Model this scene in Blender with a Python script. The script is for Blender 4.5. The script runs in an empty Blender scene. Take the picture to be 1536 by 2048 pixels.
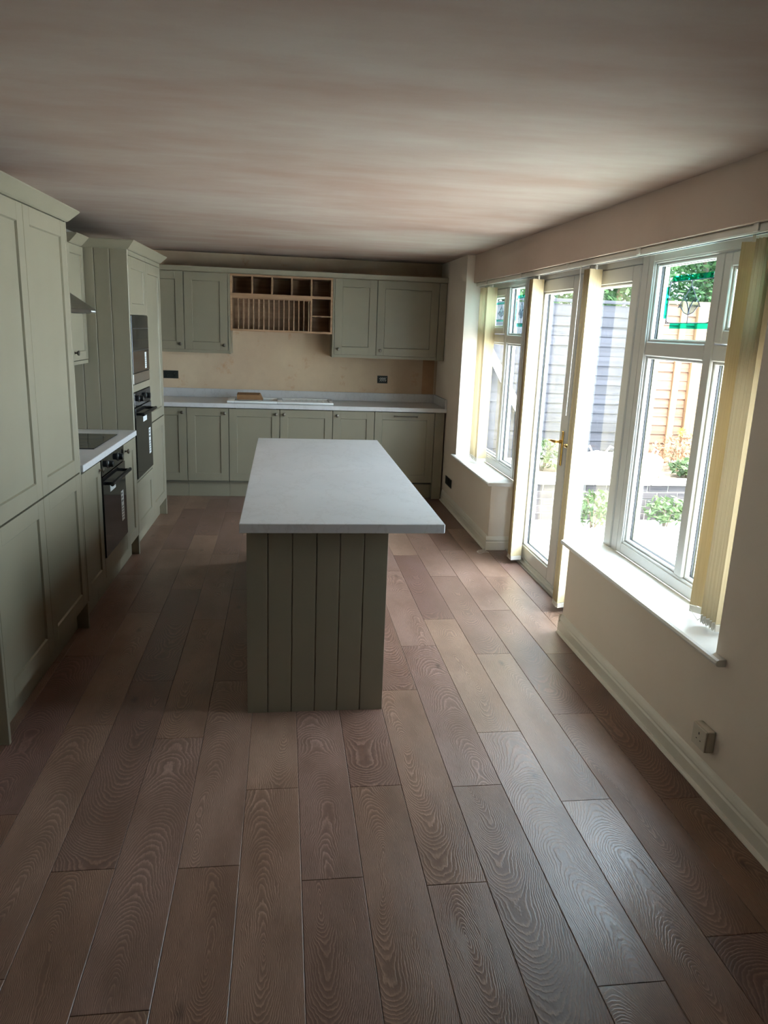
import bpy, bmesh, math, random
from mathutils import Vector, Matrix
random.seed(7)
S = bpy.context.scene
COL = S.collection

# ------------------------------------------------------------------ camera
cam_d = bpy.data.cameras.new('camera'); cam = bpy.data.objects.new('camera', cam_d); COL.objects.link(cam)
S.camera = cam
def solve_camera(vy, vz, pp=(768.0, 1024.0)):
    a = (vy[0]-pp[0], vy[1]-pp[1]); b = (vz[0]-pp[0], vz[1]-pp[1])
    f = math.sqrt(-(a[0]*b[0]+a[1]*b[1]))
    Y = Vector((a[0], a[1], f)).normalized(); D = Vector((b[0], b[1], f)).normalized()
    return f, D.cross(Y), Y, -D
F_PX, cX, cY, cZ = solve_camera((567.5, 648.0), (533.0, 7080.0))
cam_d.sensor_fit = 'VERTICAL'; cam_d.sensor_height = 32.0; cam_d.lens = F_PX/2048*32
cam_d.clip_start = 0.05; cam_d.clip_end = 200
rm = Matrix(((cX[0], -cX[1], -cX[2]), (cY[0], -cY[1], -cY[2]), (cZ[0], -cZ[1], -cZ[2])))
cam.matrix_world = Matrix.Translation((0, 0, 1.70)) @ rm.to_4x4()

# ------------------------------------------------------------------ daylight
W = bpy.data.worlds.new('world'); S.world = W; W.use_nodes = True
W.node_tree.nodes['Background'].inputs[0].default_value = (0.72, 0.87, 1.04, 1)
W.node_tree.nodes['Background'].inputs[1].default_value = 6.6
sd = bpy.data.lights.new('sun', 'SUN'); sd.energy = 8.0; sd.angle = 0.02; sd.color = (1.0, 0.95, 0.88)
sun = bpy.data.objects.new('sun', sd); COL.objects.link(sun)
sun.rotation_euler = Vector((0.10, 0.50, -0.86)).to_track_quat('-Z', 'Y').to_euler()
for (y0, y1, z0, z1) in ((2.45, 3.75, 0.58, 2.10), (3.80, 5.55, 0.05, 2.10), (5.65, 6.85, 0.58, 2.10)):
    pd = bpy.data.lights.new('window_portal', 'AREA'); pd.shape = 'RECTANGLE'; pd.size = z1-z0; pd.size_y = y1-y0
    pd.cycles.is_portal = True
    po = bpy.data.objects.new('window_portal', pd); COL.objects.link(po)
    po.location = (1.93, (y0+y1)/2, (z0+z1)/2); po.rotation_euler = (0, math.pi/2, 0)
S.view_settings.view_transform = 'Standard'; S.view_settings.look = 'None'
S.view_settings.gamma = 1.0; S.view_settings.use_curve_mapping = False
S.view_settings.exposure = 1.8
S.cycles.max_bounces = 7; S.cycles.diffuse_bounces = 4; S.cycles.glossy_bounces = 3; S.cycles.use_adaptive_sampling = True; S.cycles.adaptive_threshold = 0.05; S.cycles.transparent_max_bounces = 24
S.cycles.caustics_reflective = False; S.cycles.caustics_refractive = False

# ------------------------------------------------------------------ materials
def lin(c):
    return tuple(((v/255.0)/12.92 if v/255.0 <= 0.04045 else ((v/255.0+0.055)/1.055)**2.4) for v in c) + (1.0,)
class NT:
    def __init__(s, name):
        s.m = bpy.data.materials.new(name); s.m.use_nodes = True; s.t = s.m.node_tree
        s.b = s.t.nodes['Principled BSDF']; s.out = s.t.nodes['Material Output']
    def n(s, kind, **kw):
        nd = s.t.nodes.new(kind)
        for k, v in kw.items(): setattr(nd, k, v)
        return nd
    def l(s, a, b): s.t.links.new(a, b)
    def math(s, op, a, b=None):
        nd = s.n('ShaderNodeMath', operation=op)
        for i, v in enumerate((a, b)):
            if v is None: continue
            if isinstance(v, (int, float)): nd.inputs[i].default_value = v
            else: s.l(v, nd.inputs[i])
        return nd.outputs[0]
    def ramp(s, fac, stops):
        nd = s.n('ShaderNodeValToRGB'); s.l(fac, nd.inputs[0])
        e = nd.color_ramp.elements
        while len(e) < len(stops): e.new(0.5)
        for el, (p, c) in zip(e, stops): el.position = p; el.color = c
        return nd.outputs[0]
    def mix(s, fac, a, b, mode='MIX'):
        nd = s.n('ShaderNodeMix', data_type='RGBA', blend_type=mode)
        for i, v in ((0, fac), (6, a), (7, b)):
            if isinstance(v, (int, float, tuple)): nd.inputs[i].default_value = v
            else: s.l(v, nd.inputs[i])
        return nd.outputs[2]
    def noise(s, vec, scale, detail=3, rough=0.5, dim='3D'):
        nd = s.n('ShaderNodeTexNoise', noise_dimensions=dim); s.l(vec, nd.inputs['Vector'])
        nd.inputs['Scale'].default_value = scale; nd.inputs['Detail'].default_value = detail; nd.inputs['Roughness'].default_value = rough
        return nd.outputs[0]
    def mapping(s, vec, scale=(1, 1, 1), loc=(0, 0, 0)):
        nd = s.n('ShaderNodeMapping'); s.l(vec, nd.inputs[0]); nd.inputs['Scale'].default_value = scale; nd.inputs['Location'].default_value = loc
        return nd.outputs[0]
    def coord(s, which='Object'): return s.n('ShaderNodeTexCoord').outputs[which]
    def bump(s, h, strength=0.1, dist=0.01):
        nd = s.n('ShaderNodeBump'); s.l(h, nd.inputs['Height']); nd.inputs['Strength'].default_value = strength; nd.inputs['Distance'].default_value = dist
        s.l(nd.outputs[0], s.b.inputs['Normal'])
def plain(name, rgb, rough=0.5, metal=0.0, var=0.0, scale=8, bump=0.0, spec=0.5):
    t = NT(name); c = lin(rgb); t.b.inputs['Roughness'].default_value = rough; t.b.inputs['Metallic'].default_value = metal
    t.b.inputs['Specular IOR Level'].default_value = spec
    nz = t.noise(t.coord(), scale, 4)
    d = tuple(v*(1-var) for v in c[:3])+(1,); u = tuple(min(1, v*(1+var)) for v in c[:3])+(1,)
    t.l(t.ramp(nz, [(0.3, d), (0.7, u)]), t.b.inputs['Base Color'])
    if bump: t.bump(t.noise(t.coord(), scale*12, 3), bump, 0.002)
    return t.m
MT = {}
MT['sage'] = plain('sage_paint', (139, 131, 111), 0.42, var=0.03, scale=5)
MT['carcass'] = plain('carcass_board', (112, 108, 92), 0.6, var=0.03)
MT['upvc'] = plain('white_upvc', (210, 208, 203), 0.3, var=0.02, scale=6)
MT['gasket'] = plain('dark_gasket', (38, 38, 38), 0.6)
MT['spacer'] = plain('glazing_spacer', (212, 206, 176), 0.5, var=0.03)
MT['whitepaint'] = plain('white_gloss_paint', (226, 220, 206), 0.35, var=0.03, scale=4)
MT['sillmat'] = plain('white_sill', (228, 225, 218), 0.3, var=0.02)
MT['brass'] = plain('polished_brass', (205, 160, 80), 0.25, 1.0, var=0.05)
MT['nickel'] = plain('brushed_nickel', (120, 112, 102), 0.35, 1.0, var=0.05)
MT['steel'] = plain('stainless_steel', (168, 166, 160), 0.32, 1.0, var=0.06, scale=3)
MT['blackglass'] = plain('black_glass', (14, 14, 15), 0.06, var=0.0)
MT['ovenglass'] = plain('oven_door_glass', (24, 22, 22), 0.07)
MT['blackplastic'] = plain('black_plastic', (16, 16, 16), 0.35)
MT['darkgrey'] = plain('dark_enamel', (48, 47, 46), 0.3)
MT['sticker'] = plain('white_sticker', (222, 222, 220), 0.6)
MT['ceramic'] = plain('white_ceramic', (236, 236, 232), 0.12, var=0.01)
MT['cardboard'] = plain('brown_cardboard', (142, 104, 68), 0.8, var=0.12, scale=14)
MT['rail'] = plain('blind_rail_white', (218, 212, 200), 0.4, var=0.02)
MT['galv'] = plain('galvanised_box', (74, 72, 66), 0.45, 0.7, var=0.3, scale=40)
MT['galvdark'] = plain('box_interior', (30, 32, 26), 0.7, var=0.4, scale=60)
MT['wirewhite'] = plain('white_cable', (220, 220, 215), 0.5)
MT['socket'] = plain('cream_socket_plastic', (206, 197, 180), 0.35, var=0.02)
MT['teal'] = None
MT['lead'] = plain('lead_came', (70, 66, 78), 0.45, 0.6, var=0.1, scale=60)
MT['coping'] = plain('pale_concrete_coping', (214, 208, 198), 0.85, var=0.08, scale=5, bump=0.3)
MT['mortar'] = plain('mortar', (110, 106, 100), 0.9, var=0.12, scale=20, bump=0.3)
MT['soil'] = plain('planter_soil', (96, 82, 66), 0.95, var=0.3, scale=14, bump=0.6)
MT['patio'] = plain('pale_patio_concrete', (218, 216, 212), 0.85, var=0.08, scale=1.6, bump=0.2)
MT['sack'] = plain('white_woven_sack', (228, 232, 236), 0.7, var=0.06, scale=14, bump=0.3)
MT['render'] = plain('house_render', (200, 192, 178), 0.85, var=0.05, bump=0.3)
MT['whitewood'] = plain('white_painted_timber', (225, 224, 216), 0.6, var=0.05)
MT['trunk'] = plain('bark', (92, 78, 62), 0.9, var=0.25, scale=12, bump=0.5)
MT['petal'] = plain('yellow_petal', (250, 220, 30), 0.6)
MT['drystem'] = plain('dry_brown_stem', (150, 112, 78), 0.85, var=0.2, scale=30)

def wall_mat(name, base, patch, amt=0.5, scale=1.2, stretch=(1, 1, 1), rough=0.85):
    t = NT(name); co = t.coord()
    n1 = t.noise(t.mapping(co, stretch), scale, 5, 0.55); n2 = t.noise(t.mapping(co, stretch, (3, 7, 1)), scale*3.1, 4, 0.6)
    f = t.ramp(t.math('ADD', t.math('MULTIPLY', n1, 0.65), t.math('MULTIPLY', n2, 0.35)), [(0.38, (0, 0, 0, 1)), (0.66, (amt, amt, amt, 1))])
    t.l(t.mix(f, lin(base), lin(patch)), t.b.inputs['Base Color']); t.b.inputs['Roughness'].default_value = rough
    t.b.inputs['Specular IOR Level'].default_value = 0.25
    t.bump(t.noise(co, 60, 0), 0.06, 0.004)
    return t.m
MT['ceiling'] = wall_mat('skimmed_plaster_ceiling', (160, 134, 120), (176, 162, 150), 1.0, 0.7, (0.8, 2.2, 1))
MT['wall_cream'] = wall_mat('cream_wall', (234, 223, 208), (226, 212, 196), 0.7, 1.0)
MT['wall_bulk'] = wall_mat('plaster_bulkhead', (204, 184, 168), (194, 172, 154), 0.8, 1.0)
def backwall():
    t = NT('bare_plaster_back_wall'); co = t.coord()
    n1 = t.noise(t.mapping(co, (1, 1, 0.8)), 2.2, 5, 0.6); n2 = t.noise(co, 6, 5, 0.65)
    base = t.mix(t.ramp(n1, [(0.35, (0, 0, 0, 1)), (0.65, (1, 1, 1, 1))]), lin((214, 190, 160)), lin((198, 172, 146)))
    f = t.ramp(n2, [(0.58, (0, 0, 0, 1)), (0.74, (0.8, 0.8, 0.8, 1))])
    t.l(t.mix(f, base, lin((190, 136, 96))), t.b.inputs['Base Color']); t.b.inputs['Roughness'].default_value = 0.88
    t.b.inputs['Specular IOR Level'].default_value = 0.2
    t.bump(t.noise(co, 50, 0), 0.08, 0.004)
    return t.m
MT['wall_back'] = backwall()
MT['patch'] = wall_mat('brown_plaster_patch', (176, 136, 104), (196, 156, 122), 0.9, 3.0)

def worktop_mat(name, base, vein):
    t = NT(name); co = t.coord()
    warp = t.noise(co, 2.2, 6, 0.62)
    n = t.noise(t.mapping(co, (1.4, 0.9, 1)), 3.4, 8, 0.66)
    v = t.math('ABSOLUTE', t.math('SUBTRACT', n, 0.5))
    f = t.ramp(v, [(0.0, (0.3, 0.3, 0.3, 1)), (0.022, (0.0, 0.0, 0.0, 1))])
    g = t.ramp(warp, [(0.35, lin(base)), (0.7, tuple(c*0.9 for c in lin(base)[:3])+(1,))])
    t.l(t.mix(f, g, lin(vein)), t.b.inputs['Base Color']); t.b.inputs['Roughness'].default_value = 0.33
    return t.m
MT['worktop'] = worktop_mat('pale_marble_laminate', (208, 206, 205), (176, 170, 166))

def plank_mat():
    t = NT('limed_oak_plank'); co = t.coord(); rnd = t.n('ShaderNodeObjectInfo').outputs['Random']
    sep = t.n('ShaderNodeSeparateXYZ'); t.l(co, sep.inputs[0]); x, y = sep.outputs[0], sep.outputs[1]
    r1 = t.math('MULTIPLY', rnd, 137.0); r2 = t.math('FRACT', t.math('MULTIPLY', rnd, 7919.0)); r3 = t.math('FRACT', t.math('MULTIPLY', rnd, 3571.0))
    def vec(a, b, c):
        nd = t.n('ShaderNodeCombineXYZ')
        for i, v in enumerate((a, b, c)):
            if isinstance(v, (int, float)): nd.inputs[i].default_value = v
            else: t.l(v, nd.inputs[i])
        return nd.outputs[0]
    # trunk axis wandering under the cut face makes cathedral arches and closed eyes
    hv = t.noise(vec(r1, t.math('MULTIPLY', y, 2.2), 0.0), 1.0, 2, 0.45)
    sgn = t.math('SUBTRACT', t.math('MULTIPLY', t.math('GREATER_THAN', r3, 0.35), 2.0), 1.0)
    h = t.math('MULTIPLY', sgn, t.math('MULTIPLY', t.math('ADD', y, t.math('MULTIPLY', t.math('SUBTRACT', r2, 0.5), 2.0)), 0.30))
    h = t.math('ADD', h, t.math('MULTIPLY', t.math('SUBTRACT', hv, 0.5), 0.22))
    offv = t.noise(vec(t.math('ADD', r1, 31.0), t.math('MULTIPLY', y, 1.6), 5.0), 1.0, 1, 0.4)
    off = t.math('ADD', t.math('MULTIPLY', t.math('SUBTRACT', offv, 0.5), 0.14), t.math('MULTIPLY', t.math('SUBTRACT', r3, 0.5), 0.09))
    wob = t.noise(vec(t.math('MULTIPLY', x, 14.0), t.math('ADD', t.math('MULTIPLY', y, 6.0), r1), 2.0), 1.0, 3, 0.6)
    xx = t.math('ADD', t.math('MULTIPLY', t.math('SUBTRACT', x, off), 1.8), t.math('MULTIPLY', t.math('SUBTRACT', wob, 0.5), 0.06))
    d = t.math('SQRT', t.math('ADD', t.math('MULTIPLY', xx, xx), t.math('MULTIPLY', h, h)))
    jit = t.noise(vec(t.math('MULTIPLY', x, 90.0), t.math('ADD', t.math('MULTIPLY', y, 45.0), r1), 9.0), 1.0, 2, 0.6)
    d = t.math('ADD', d, t.math('MULTIPLY', t.math('SUBTRACT', jit, 0.5), 0.006))
    ring = t.math('FRACT', t.math('MULTIPLY', d, 125.0))
    line = t.ramp(ring, [(0.0, (0.15, 0.15, 0.15, 1)), (0.45, (0.35, 0.35, 0.35, 1)), (0.78, (1, 1, 1, 1)), (1.0, (0.1, 0.1, 0.1, 1))])
    pores = t.noise(vec(t.math('MULTIPLY', x, 420.0), t.math('ADD', t.math('MULTIPLY', y, 22.0), r1), 1.0), 1.0, 2, 0.6)
    blot = t.noise(vec(t.math('MULTIPLY', x, 7.0), t.math('ADD', t.math('MULTIPLY', y, 3.0), r1), 4.0), 1.0, 3, 0.55)
    dark = t.ramp(r2, [(0.0, lin((82, 57, 49))), (0.35, lin((102, 73, 58))), (0.7, lin((116, 88, 71))), (1.0, lin((94, 68, 62)))])
    light = t.ramp(r2, [(0.0, lin((150, 117, 106))), (0.35, lin((170, 134, 113))), (0.7, lin((182, 148, 127))), (1.0, lin((162, 129, 118)))])
    c = t.mix(t.math('MULTIPLY', line, 0.85), dark, light)
    c = t.mix(t.ramp(pores, [(0.35, (0.35, 0.35, 0.35, 1)), (0.6, (0, 0, 0, 1))]), c, dark)
    c = t.mix(t.ramp(blot, [(0.3, (0.55, 0.55, 0.55, 1)), (0.62, (0, 0, 0, 1))]), c, lin((94, 66, 50)))
    # a dark knot now and then
    ky = t.math('SUBTRACT', y, t.math('MULTIPLY', t.math('SUBTRACT', r3, 0.5), 1.1)); kx = t.math('SUBTRACT', x, t.math('MULTIPLY', t.math('SUBTRACT', r2, 0.5), 0.13))
    kd = t.math('SQRT', t.math('ADD', t.math('MULTIPLY', kx, kx), t.math('MULTIPLY', t.math('MULTIPLY', ky, ky), 0.22)))
    c = t.mix(t.ramp(t.math('ADD', kd, t.math('ADD', t.math('MULTIPLY', jit, 0.012), t.math('MULTIPLY', t.math('LESS_THAN', r3, 0.6), 1.0))), [(0.005, (0.7, 0.7, 0.7, 1)), (0.026, (0, 0, 0, 1))]), c, lin((58, 40, 32)))
    t.l(c, t.b.inputs['Base Color'])
    t.l(t.math('ADD', 0.27, t.math('MULTIPLY', line, 0.12)), t.b.inputs['Roughness'])
    t.b.inputs['Specular IOR Level'].default_value = 0.5
    t.bump(t.math('ADD', t.math('MULTIPLY', line, 1.0), t.math('MULTIPLY', pores, 0.4)), 0.22, 0.0015)
    return t.m
MT['plank'] = plank_mat()

def timber(name, base, dark, along='X', rough=0.75):
    t = NT(name); co = t.coord(); rnd = t.n('ShaderNodeObjectInfo').outputs['Random']
    sc = {'X': (1.2, 30, 30), 'Y': (30, 1.2, 30), 'Z': (30, 30, 1.2)}[along]
    mp = t.n('ShaderNodeMapping'); t.l(co, mp.inputs[0]); mp.inputs['Scale'].default_value = sc
    cb = t.n('ShaderNodeCombineXYZ'); r = t.math('MULTIPLY', rnd, 40.0)
    for i in range(3): t.l(r, cb.inputs[i])
    t.l(cb.outputs[0], mp.inputs['Location'])
    n = t.noise(mp.outputs[0], 1.0, 5, 0.6)
    c = t.mix(t.ramp(n, [(0.35, (1, 1, 1, 1)), (0.62, (0, 0, 0, 1))]), lin(base), lin(dark))
    sh = t.math('ADD', 0.82, t.math('MULTIPLY', rnd, 0.32))
    hs = t.n('ShaderNodeHueSaturation'); t.l(c, hs.inputs['Color']); t.l(sh, hs.inputs['Value'])
    t.l(hs.outputs[0], t.b.inputs['Base Color']); t.b.inputs['Roughness'].default_value = rough
    t.bump(n, 0.2, 0.003)
    return t.m
MT['oak'] = timber('oak_rack', (172, 138, 106), (144, 110, 80), 'X', 0.55)
MT['greyfence'] = timber('weathered_grey_fence', (40, 40, 47), (26, 26, 33), 'X')
MT['tanfence'] = timber('tan_fence_board', (116, 84, 64), (94, 66, 49), 'X')
MT['tanpost'] = timber('tan_fence_post', (120, 92, 64), (98, 72, 48), 'Z')
MT['brick'] = timber('weathered_grey_brick', (70, 64, 64), (48, 44, 46), 'X', 0.9)

def leaf_mat(name, a, b):
    t = NT(name); n = t.noise(t.coord(), 3.0, 3)
    c = t.ramp(n, [(0.3, lin(a)), (0.7, lin(b))])
    t.l(c, t.b.inputs['Base Color']); t.b.inputs['Roughness'].default_value = 0.6
    tr = t.n('ShaderNodeBsdfTranslucent'); t.l(c, tr.inputs[0])
    mx = t.n('ShaderNodeMixShader'); mx.inputs[0].default_value = 0.3
    t.l(t.b.outputs[0], mx.inputs[1]); t.l(tr.outputs[0], mx.inputs[2]); t.l(mx.outputs[0], t.out.inputs[0])
    return t.m
MT['leaf_dark'] = leaf_mat('tree_leaf', (36, 62, 30), (70, 100, 52))
MT['leaf_mid'] = leaf_mat('shrub_leaf', (54, 72, 42), (88, 104, 64))
MT['leaf_dry'] = leaf_mat('dry_leaf', (112, 80, 60), (150, 116, 88))

def blind_mat():
    t = NT('cream_blind_fabric'); co = t.coord(); n = t.noise(t.mapping(co, (200, 200, 4)), 1.0, 3)
    c = t.ramp(n, [(0.3, lin((200, 180, 142))), (0.7, lin((212, 193, 156)))])
    df = t.n('ShaderNodeBsdfDiffuse'); t.l(c, df.inputs[0]); tr = t.n('ShaderNodeBsdfTranslucent')
    t.l(t.mix(1.0, c, lin((255, 236, 200)), 'MULTIPLY'), tr.inputs[0])
    mx = t.n('ShaderNodeMixShader'); mx.inputs[0].default_value = 0.08
    t.l(df.outputs[0], mx.inputs[1]); t.l(tr.outputs[0], mx.inputs[2]); t.l(mx.outputs[0], t.out.inputs[0])
    t.t.nodes.remove(t.b); return t.m
MT['blind'] = blind_mat()

def glass_mat(name, tint=(1, 1, 1, 1), ior=1.45, rough=0.0, ripple=0.0):
    t = NT(name); tp = t.n('ShaderNodeBsdfTransparent'); tp.inputs[0].default_value = tint
    gl = t.n('ShaderNodeBsdfGlossy'); gl.inputs['Roughness'].default_value = rough
    fr = t.n('ShaderNodeFresnel'); fr.inputs[0].default_value = ior
    if ripple:
        bp = t.n('ShaderNodeBump'); bp.inputs['Strength'].default_value = ripple; bp.inputs['Distance'].default_value = 0.01
        t.l(t.noise(t.coord(), 16, 2), bp.inputs['Height']); t.l(bp.outputs[0], gl.inputs['Normal']); t.l(bp.outputs[0], fr.inputs['Normal'])
    mx = t.n('ShaderNodeMixShader'); geo = t.n('ShaderNodeNewGeometry')
    t.l(t.math('MULTIPLY', fr.outputs[0], t.math('SUBTRACT', 1.0, geo.outputs['Backfacing'])), mx.inputs[0]); t.l(tp.outputs[0], mx.inputs[1]); t.l(gl.outputs[0], mx.inputs[2])
    t.l(mx.outputs[0], t.out.inputs[0]); t.t.nodes.remove(t.b); return t.m
MT['glass'] = glass_mat('window_glass', (0.95, 0.97, 0.96, 1))
MT['glass_top'] = glass_mat('rippled_window_glass', (0.86, 0.93, 0.92, 1), ripple=0.25, rough=0.05)
MT['teal'] = glass_mat('teal_stained_glass', (0.10, 0.78, 0.68, 1), rough=0.1)
MT['bevelglass'] = glass_mat('bevelled_glass', (0.68, 0.80, 0.82, 1), rough=0.15, ior=1.6)

# ------------------------------------------------------------------ mesh helpers
class M:
    def __init__(s): s.v = []; s.f = []
    def add(s, vs, fs):
        o = len(s.v); s.v += [tuple(p) for p in vs]; s.f += [tuple(i+o for i in f) for f in fs]; return s
    def box(s, x0, x1, y0, y1, z0, z1):
        return s.add([(x0, y0, z0), (x1, y0, z0), (x1, y1, z0), (x0, y1, z0), (x0, y0, z1), (x1, y0, z1), (x1, y1, z1), (x0, y1, z1)],
                     [(0, 3, 2, 1), (4, 5, 6, 7), (0, 1, 5, 4), (1, 2, 6, 5), (2, 3, 7, 6), (3, 0, 4, 7)])
    def prism(s, prof, axis, a, b):
        # prof: 2D points in the plane of the other two axes (in x,y,z order), extruded from a to b
        n = len(prof)
        def P(p, t):
            q = list(p); q.insert(axis, t); return tuple(q)
        vs = [P(p, a) for p in prof] + [P(p, b) for p in prof]
        fs = [tuple(range(n)), tuple(range(2*n-1, n-1, -1))] + [(i, i+n, (i+1) % n+n, (i+1) % n) for i in range(n)]
        return s.add(vs, fs)
    def lathe(s, prof, c, axis=(0, 0, 1), n=14):
        # prof: (radius, height along axis)
        ax = Vector(axis).normalized(); u = ax.orthogonal().normalized(); w = ax.cross(u); c = Vector(c)
        vs = []; fs = []
        for r, h in prof:
            for k in range(n):
                a = 2*math.pi*k/n; vs.append(c+ax*h+(u*math.cos(a)+w*math.sin(a))*max(r, 1e-5))
        for i in range(len(prof)-1):
            for k in range(n): fs.append((i*n+k, i*n+(k+1) % n, (i+1)*n+(k+1) % n, (i+1)*n+k))
        fs.append(tuple(range(n-1, -1, -1))); fs.append(tuple((len(prof)-1)*n+k for k in range(n)))
        return s.add(vs, fs)
    def cyl(s, p0, p1, r, n=10, r1=None):
        d = Vector(p1)-Vector(p0); return s.lathe([(r, 0), (r if r1 is None else r1, d.length)], p0, d, n)
    def tube(s, pts, r, n=6, closed=False):
        pts = [Vector(p) for p in pts]; k = len(pts); vs = []; fs = []
        up = None
        for i, p in enumerate(pts):
            a = pts[(i-1) % k] if (closed or i > 0) else p; b = pts[(i+1) % k] if (closed or i < k-1) else p
            t = (b-a).normalized()
            u = t.orthogonal().normalized() if up is None else (up - t*up.dot(t)).normalized()
            up = u; w = t.cross(u)
            rr = r[i] if isinstance(r, (list, tuple)) else r
            for j in range(n):
                an = 2*math.pi*j/n; vs.append(p+(u*math.cos(an)+w*math.sin(an))*rr)
        m = k if closed else k-1
        for i in range(m):
            for j in range(n):
                fs.append((i*n+j, i*n+(j+1) % n, ((i+1) % k)*n+(j+1) % n, ((i+1) % k)*n+j))
        if not closed: fs += [tuple(range(n-1, -1, -1)), tuple((k-1)*n+j for j in range(n))]
        return s.add(vs, fs)
    def xf(s, mat):
        s.v = [tuple(mat @ Vector(p)) for p in s.v]; return s
    def mesh(s, name, mat, bevel=0.0, smooth=False, base=(0, 0, 0), seg=1):
        me = bpy.data.meshes.new(name)
        b = Vector(base)
        me.from_pydata([tuple(Vector(p)-b) for p in s.v], [], s.f)
        bm = bmesh.new(); bm.from_mesh(me)
        bmesh.ops.recalc_face_normals(bm, faces=bm.faces)
        if bevel:
            es = [e for e in bm.edges if len(e.link_faces) == 2 and e.calc_face_angle(0) > 0.6]
            bmesh.ops.bevel(bm, geom=es, offset=bevel, segments=seg, profile=0.5, affect='EDGES', clamp_overlap=True)
        bm.to_mesh(me); bm.free()
        if smooth:
            for p in me.polygons: p.use_smooth = True
            me.set_sharp_from_angle(angle=math.radians(35))
        me.materials.append(MT[mat] if isinstance(mat, str) else mat)
        return me

def link(name, me, parent=None, loc=(0, 0, 0), rz=0.0):
    o = bpy.data.objects.new(name, me); COL.objects.link(o); o.parent = parent
    o.location = loc; o.rotation_euler = (0, 0, rz); return o
def tag(o, label, cat, group=None, kind=None):
    o['label'] = label; o['category'] = cat
    if group: o['group'] = group
    if kind: o['kind'] = kind
    return o
class Frame:
    def __init__(s, o=(0, 0, 0), rz=0.0): s.o = Vector(o); s.rz = rz; s.m = Matrix.Translation(s.o) @ Matrix.Rotation(rz, 4, 'Z')
WORLD = Frame()
LEFT = Frame((-1.1366, 0, 0), -0.0155)        # the left-hand run of units: +x out of the doors, +y along the run
class Thing:
    def __init__(s, name, label, cat, base=(0, 0, 0), fr=WORLD, group=None, kind=None):
        s.fr = fr; s.base = Vector(base)
        s.o = link(name, None, None, fr.m @ s.base, fr.rz); s.o.empty_display_size = 0.1
        tag(s.o, label, cat, group, kind)
    def part(s, name, m, mat, parent=None, bevel=0.0, smooth=False, label=None, seg=1):
        o = link(name, m.mesh(name, mat, bevel, smooth, s.base, seg), parent or s.o)
        if label: o['label'] = label
        return o
    def put(s, name, me, loc, rz=0.0, parent=None):
        return link(name, me, parent or s.o, Vector(loc)-s.base if parent is None else loc, rz)
def single(name, m, mat, label, cat, base, fr=WORLD, bevel=0.0, smooth=False, group=None, kind=None, seg=1):
    o = link(name, m.mesh(name, mat, bevel, smooth, base, seg), None, fr.m @ Vector(base), fr.rz)
    return tag(o, label, cat, group, kind)

# shaker door: width along +x, face towards -y, lower left corner at the origin
def shaker(w, h, st=0.075, t=0.020, rec=0.009, top=None):
    m = M(); tp = top or st; sl = 0.004
    m.box(0, st, 0, t, 0, h).box(w-st, w, 0, t, 0, h).box(st, w-st, 0, t, 0, st).box(st, w-st, 0, t, h-tp, h)
    m.box(st, w-st, rec, t-0.001, st, h-tp)
    # sloped inner edge all round the panel
    a = [(st, 0.0005, st), (w-st, 0.0005, st), (w-st, 0.0005, h-tp), (st, 0.0005, h-tp)]
    b = [(st+sl, rec, st+sl), (w-st-sl, rec, st+sl), (w-st-sl, rec, h-tp-sl), (st+sl, rec, h-tp-sl)]
    m.add(a+b, [(0, 1, 5, 4), (1, 2, 6, 5), (2, 3, 7, 6), (3, 0, 4, 7)])
    return m
_knob = None
def knob(parent, x, z):
    global _knob
    if _knob is None:
        _knob = M().lathe([(0.009, 0), (0.006, 0.004), (0.0055, 0.013), (0.012, 0.017), (0.0165, 0.023), (0.016, 0.028), (0.009, 0.031), (0.0, 0.032)], (0, 0, 0), (0, -1, 0), 16).mesh('knob', 'nickel', smooth=True)
    return link('knob', _knob, parent, (x, 0, z))
_doors = {}
def door(T, x, y, z, w, h, facing, kn=None, name='door', st=0.075, top=None):
    """(x, y) is the corner of the door on its carcass line in T's frame; facing 'back' looks to -y, 'left' looks to +x, 'isl' looks to -x"""
    g = 0.0018
    key = (round(w, 4), round(h, 4), st, top)
    if key not in _doors: _doors[key] = shaker(w-2*g, h-2*g, st, top=top).mesh('door', 'sage', bevel=0.0009)
    rz = {'back': 0.0, 'left': math.pi/2, 'isl': -math.pi/2}[facing]
    d = {'back': (x+g, y, z+g), 'left': (x, y+g, z+g), 'isl': (x, y-g, z+g)}[facing]
    o = T.put(name, _doors[key], d, rz)
    if kn:
        kx = 0.037 if kn[0] == 'l' else w-2*g-0.037
        kz = 0.05 if kn[1] == 'b' else h-2*g-0.045
        knob(o, kx, kz)
    return o

# ================================================================== SETTING
CEIL = 2.362; YB = 8.0; YF = -2.6; XL = -1.70; XR = 1.63; XW = 1.82; SILL = 0.555
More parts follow.
